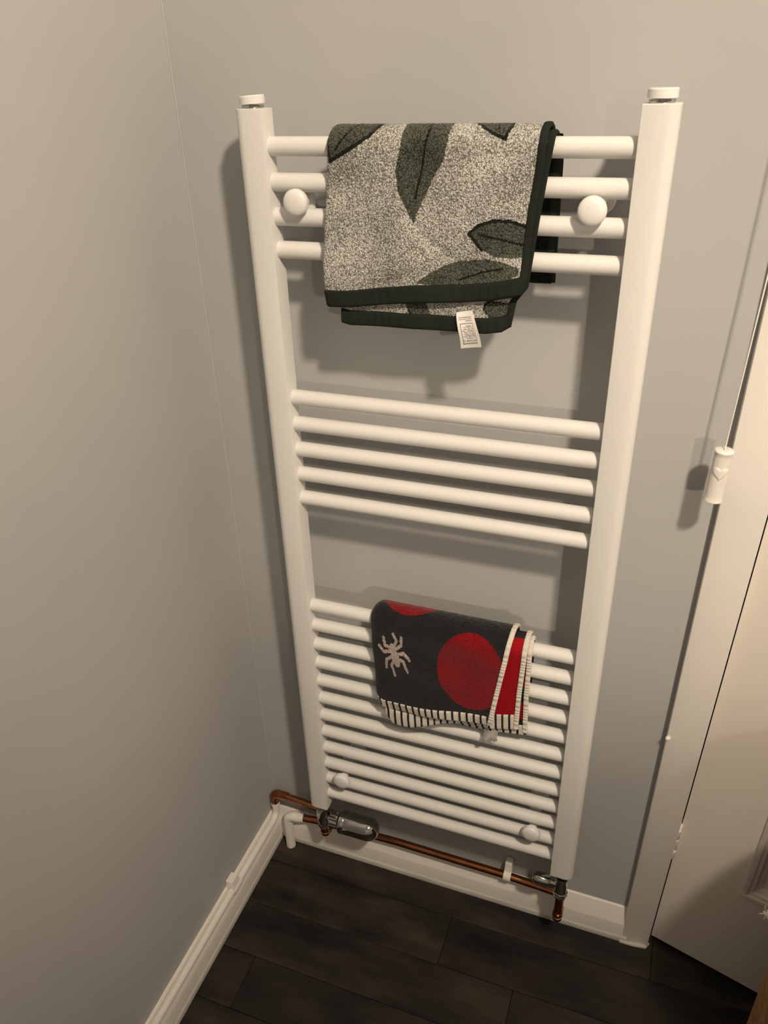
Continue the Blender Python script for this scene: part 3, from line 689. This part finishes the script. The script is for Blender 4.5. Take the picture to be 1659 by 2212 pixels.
o = part('outer_layer', A1.surface('outer_layer', 330, 300, 90, 60, leaf_colour, pile=0.00045), 'terry_cream', t1); solid(o, 0.0035)
B1 = Drape(Z0, 0.0158,
    [(1.171, 0.0896), (1.195, 0.0894), (1.30, 0.086), (1.62, 0.092)],
    [(1.1819, 0.3042), (1.2124, 0.3091), (1.2292, 0.3216), (1.2604, 0.3249), (1.3051, 0.3296), (1.3567, 0.3359), (1.3791, 0.3390), (1.3995, 0.3396), (1.44, 0.342), (1.60, 0.3435)],
    [(0.0896, 1.1734), (0.1003, 1.1712), (0.1627, 1.1723), (0.2227, 1.1728), (0.2748, 1.1735), (0.2944, 1.1767), (0.3041, 1.183)], 1.2270, wave=lambda x, s: 0.0010 * np.sin(x * 70 + s * 20), yflare=0.003)
o = part('inner_layer', B1.surface('inner_layer', 160, 110, 40, 40, inner_colour, pile=0.0004), 'terry_cream', t1); solid(o, 0.0025)
DK = flat((0.0155, 0.019, 0.016))
o = part('hem', A1.hem('hem', 260, 0.0195, DK, 0.0022), 'cloth', t1); solid(o, 0.0030)
o = part('hem', B1.hem('hem', 240, 0.0175, DK, 0.0024), 'cloth', t1); solid(o, 0.0030)
part('edge_binding', A1.edge('edge_binding', 0.0085, 0.0055, DK, -0.0012, s1=Z0 + 0.0235 * PI + 0.13, s0=1.2235, ripple=0.0003), 'cloth', t1)
part('edge_binding', B1.edge('edge_binding', 0.0085, 0.0050, DK, -0.0008, s1=Z0 + 0.0158 * PI + 0.135, s0=1.1820, ripple=0.0003), 'cloth', t1)
# dark hems on the back flap, seen through the bars on the right
def back_hem(d, z0_, z1_, off):
    S = np.linspace(d.zc + d.R * PI + (d.zc - z1_), d.zc + d.R * PI + (d.zc - z0_), 8); X, SS = [], []
    for s in S:
        l, r = d.lr(np.array([s])); x = np.linspace(l[0], r[0], 60); X.append(x); SS.append(np.full(60, s))
    X, SS = np.array(X), np.array(SS); Y, Z = d.place(X, SS, None, off)
    return grid_mesh('back_hem', X, Y, Z, X, SS, DK(X, SS))
o = part('back_hem', back_hem(A1, 1.2305, 1.250, 0.0012), 'cloth', t1); solid(o, 0.004)
o = part('back_panel_edge', B1.edge('back_panel_edge', 0.030, 0.0045, DK, 0.0006, s0=Z0 + 0.0158 * PI - 0.012, s1=Z0 + 0.0158 * PI + 0.146), 'cloth', t1)
# care label: curved satin ribbon with frame, rows of tiny print, care symbols
nv, nu = 110, 64
v = np.linspace(0, 1, nv)[:, None] * np.ones((1, nu)); u = np.ones((nv, 1)) * np.linspace(0, 1, nu)[None, :]
cxm = 0.2490 + 0.0103 * np.sin(v * PI / 2) ** 1.2
X = cxm + (u - 0.5) * (0.0190 + 0.0065 * np.sqrt(v)); Z = 1.1975 - 0.0425 * v + 0.0038 * (u - 0.5)
Y = -0.0885 - 0.0085 * np.sin(np.clip(v * 1.6, 0, 1) * PI / 2) + 0.004 * v * v + 0.0012 * np.cos((u - .5) * PI)
C = np.broadcast_to(np.array((0.74, 0.72, 0.70)), X.shape + (3,)).copy(); INK = np.array((0.13, 0.11, 0.10))
rng = np.random.RandomState(4)
def ink(mask): C[mask] = INK
fr = (u > .14) & (u < .84) & (v > .30) & (v < .885); fi = (u > .165) & (u < .815) & (v > .312) & (v < .85); ink(fr & ~fi)
ink((np.abs(v - .868) < .004) & (u > .2) & (u < .8)); C[(np.abs(v - .868) < .004) & (u > .2) & (u < .8)] = (0.6, 0.58, 0.55)
for k, vv in enumerate(np.linspace(0.37, 0.71, 9)):
    a = [.40, .30, .25, .20, .25, .28, .28, .22, .32][k]; gaps = vnoise(u * 34, v * 0 + k * 7.0, 8) > 0.30
    ink((np.abs(v - vv) < .0095) & (u > a) & (u < .79) & gaps)
for vv, a in ((0.15, .12), (0.20, .10), (0.245, .45)): ink((np.abs(v - vv) < .008) & (u > a) & (u < .82) & (vnoise(u * 30, v * 0 + vv * 90, 2) > .25))
for k, uc in enumerate((.22, .36, .44, .54, .66, .76)):
    ring = np.hypot((u - uc) / .045, (v - .785) / .032); ink(((ring < 1) & (ring > .55)) if k % 2 == 0 else ((np.abs(u - uc) < .035) & (np.abs(v - .785) < .026) & ((np.abs(u - uc) > .018) | (np.abs(v - .785) < .006))))
o = part('care_label', grid_mesh('care_label', X, Y, Z, X, Z, C), 'tag', t1); solid(o, 0.0004)
o['label'] = 'white care label with fine dark print'

# ---- small dark towel on the lower bars
ZL = Z0 - PITCH * 17
NAVY = (0.0205, 0.0198, 0.0220); RED = (0.27, 0.006, 0.012); PALE = (0.60, 0.48, 0.445); WHT = (0.66, 0.62, 0.56)
def bug(X, S):
    """a plain eight-legged bug motif"""
    cx, cs, sx, ss = 0.1515, 0.6515, 0.0255, 0.0390
    a = math.radians(-24); U_ = (X - cx) / sx; V_ = (S - cs) / ss
    U, V = U_ * math.cos(a) - V_ * math.sin(a), U_ * math.sin(a) + V_ * math.cos(a)
    mk = (np.hypot(U / 0.26, (V + 0.16) / 0.46) < 1) | (np.hypot(U / 0.20, (V - 0.36) / 0.24) < 1)
    for s in (-1, 1):
        for p in ([(0.1, .40), (.42, .62), (.36, 1.0)], [(0.1, .25), (.62, .34), (.80, .70)], [(0.1, .02), (.62, -.06), (.86, -.46)], [(0.1, -.18), (.44, -.42), (.48, -.98)]):
            mk |= distline(U, V, [(s * q, r) for q, r in p]) < 0.085
    return mk
def navy_colour(X, S):
    C = np.broadcast_to(np.array(NAVY), X.shape + (3,)).copy()
    jx = X + 0.0005 * (vnoise(X * 1100, S * 1100, 5) - .5) * 2; js = S + 0.0007 * (vnoise(X * 1100, S * 1100, 9) - .5) * 2
    C[np.hypot((jx - 0.2735) / 0.0535, (js - 0.6480) / 0.0720) < 1] = RED
    C[np.hypot((jx - 0.1650) / 0.0580, (js - 0.8000) / 0.0725) < 1] = RED
    C[bug(jx, js)] = PALE
    return C
def stripe_colour(X, S):
    C = np.broadcast_to(np.array(WHT), X.shape + (3,)).copy()
    C[np.mod(X + 0.06 * (S - 0.55) + 0.0008 * np.sin(X * 60), 0.0112) < 0.0036] = NAVY
    return C
def red_colour(X, S):
    C = np.broadcast_to(np.array((0.31, 0.005, 0.011)), X.shape + (3,)).copy()
    C[(S > 0.722) | (X < 0.285)] = NAVY; return C
def third_colour(X, S):
    C = np.broadcast_to(np.array((0.26, 0.006, 0.014)), X.shape + (3,)).copy()
    C[(S > 0.69) | (X < 0.30) | ((S > 0.60) & (S < 0.635)) | (S < 0.565)] = NAVY; return C
t2 = tag(empty('hand_towel', (0.22, YB, ZL + RB)), 'small dark towel with red round patches, white edging and striped hem on the lower bars', 'towel')
def wave2(x, s): return 0.0018 * np.sin(46 * x + 14 * s) + 0.0012 * np.sin(80 * (s + .3 * x)) - 0.0045 * np.exp(-((s - 0.565) / 0.02) ** 2)
A2 = Drape(ZL, 0.0300,
    [(0.5373, 0.1181), (0.554, 0.1163), (0.6074, 0.1118), (0.6546, 0.1097), (0.70, 0.1088), (0.7147, 0.1079), (0.7301, 0.1075), (0.745, 0.1085), (0.78, 0.112), (0.95, 0.115)],
    [(0.553, 0.3090), (0.5687, 0.3115), (0.6234, 0.3186), (0.6849, 0.3276), (0.7236, 0.3319), (0.7445, 0.3330), (0.80, 0.335), (0.95, 0.338)],
    [(0.1182, 0.5394), (0.1343, 0.5340), (0.1864, 0.5388), (0.2486, 0.546), (0.3085, 0.553)], 0.60, fold=0.013, wave=wave2)
o = part('outer_layer', A2.surface('outer_layer', 320, 230, 90, 40, navy_colour, pile=0.0005), 'terry_navy', t2); solid(o, 0.004)
B2 = Drape(ZL, 0.0235,
    [(0.500, 0.134), (0.56, 0.128), (0.70, 0.120), (0.95, 0.120)],
    [(0.5501, 0.3495), (0.6224, 0.3506), (0.6867, 0.3537), (0.729, 0.3545), (0.80, 0.355), (0.95, 0.356)],
    [(0.1339, 0.5176), (0.1434, 0.5035), (0.160, 0.5025), (0.176, 0.5047), (0.205, 0.5150), (0.2315, 0.5275), (0.2698, 0.5376), (0.3075, 0.5385), (0.3497, 0.5501)], 0.60, wave=lambda x, s: -0.006 * np.exp(-((x - .17) / .05) ** 2) * np.clip((0.58 - s) / 0.06, 0, 1))
o = part('middle_layer', B2.surface('middle_layer', 150, 90, 40, 20, red_colour), 'cloth', t2); solid(o, 0.003)
C2 = Drape(ZL, 0.0168,
    [(0.52, 0.16), (0.95, 0.16)],
    [(0.535, 0.3630), (0.6194, 0.3605), (0.6746, 0.3610), (0.7179, 0.3600), (0.95, 0.360)],
    [(0.16, 0.523), (0.2297, 0.5250), (0.2684, 0.5260), (0.3064, 0.5275), (0.3624, 0.5360)], 0.60)
o = part('rear_layer', C2.surface('rear_layer', 120, 80, 40, 20, third_colour), 'cloth', t2); solid(o, 0.003)
WT = flat(WHT)
for d, h, nn in ((A2, 0.0185, 200), (B2, 0.0300, 180), (C2, 0.0190, 160)):
    o = part('striped_hem', d.hem('striped_hem', nn * 3, h, stripe_colour, 0.0016, n=18, u1=0.985), 'cloth', t2); solid(o, 0.003)
for d, s0, off in ((A2, 0.5545, 0.0004), (B2, 0.5520, 0.0004), (C2, 0.5400, 0.0004)):
    part('white_edging', d.edge('white_edging', 0.0078, 0.0050, WT, off, s0=s0, s1=ZL + d.R * PI, ripple=0.0005, n=220), 'cloth', t2)
# crumpled clear tag under the hem
nv, nu = 14, 18; v = np.linspace(0, 1, nv)[:, None] * np.ones((1, nu)); u = np.ones((nv, 1)) * np.linspace(0, 1, nu)[None, :]
X = 0.2940 + 0.0250 * u + 0.003 * v * (1 - u); Z = 0.5300 - 0.0215 * v + 0.002 * u; Y = -0.0895 + 0.0025 * np.sin(u * 9 + v * 4) + 0.003 * np.sin(v * 5 + u * 3)
o = part('clear_tag', grid_mesh('clear_tag', X, Y, Z, X, Z, flat((.7, .68, .66))(X, Z)), 'film', t2); solid(o, 0.0004)
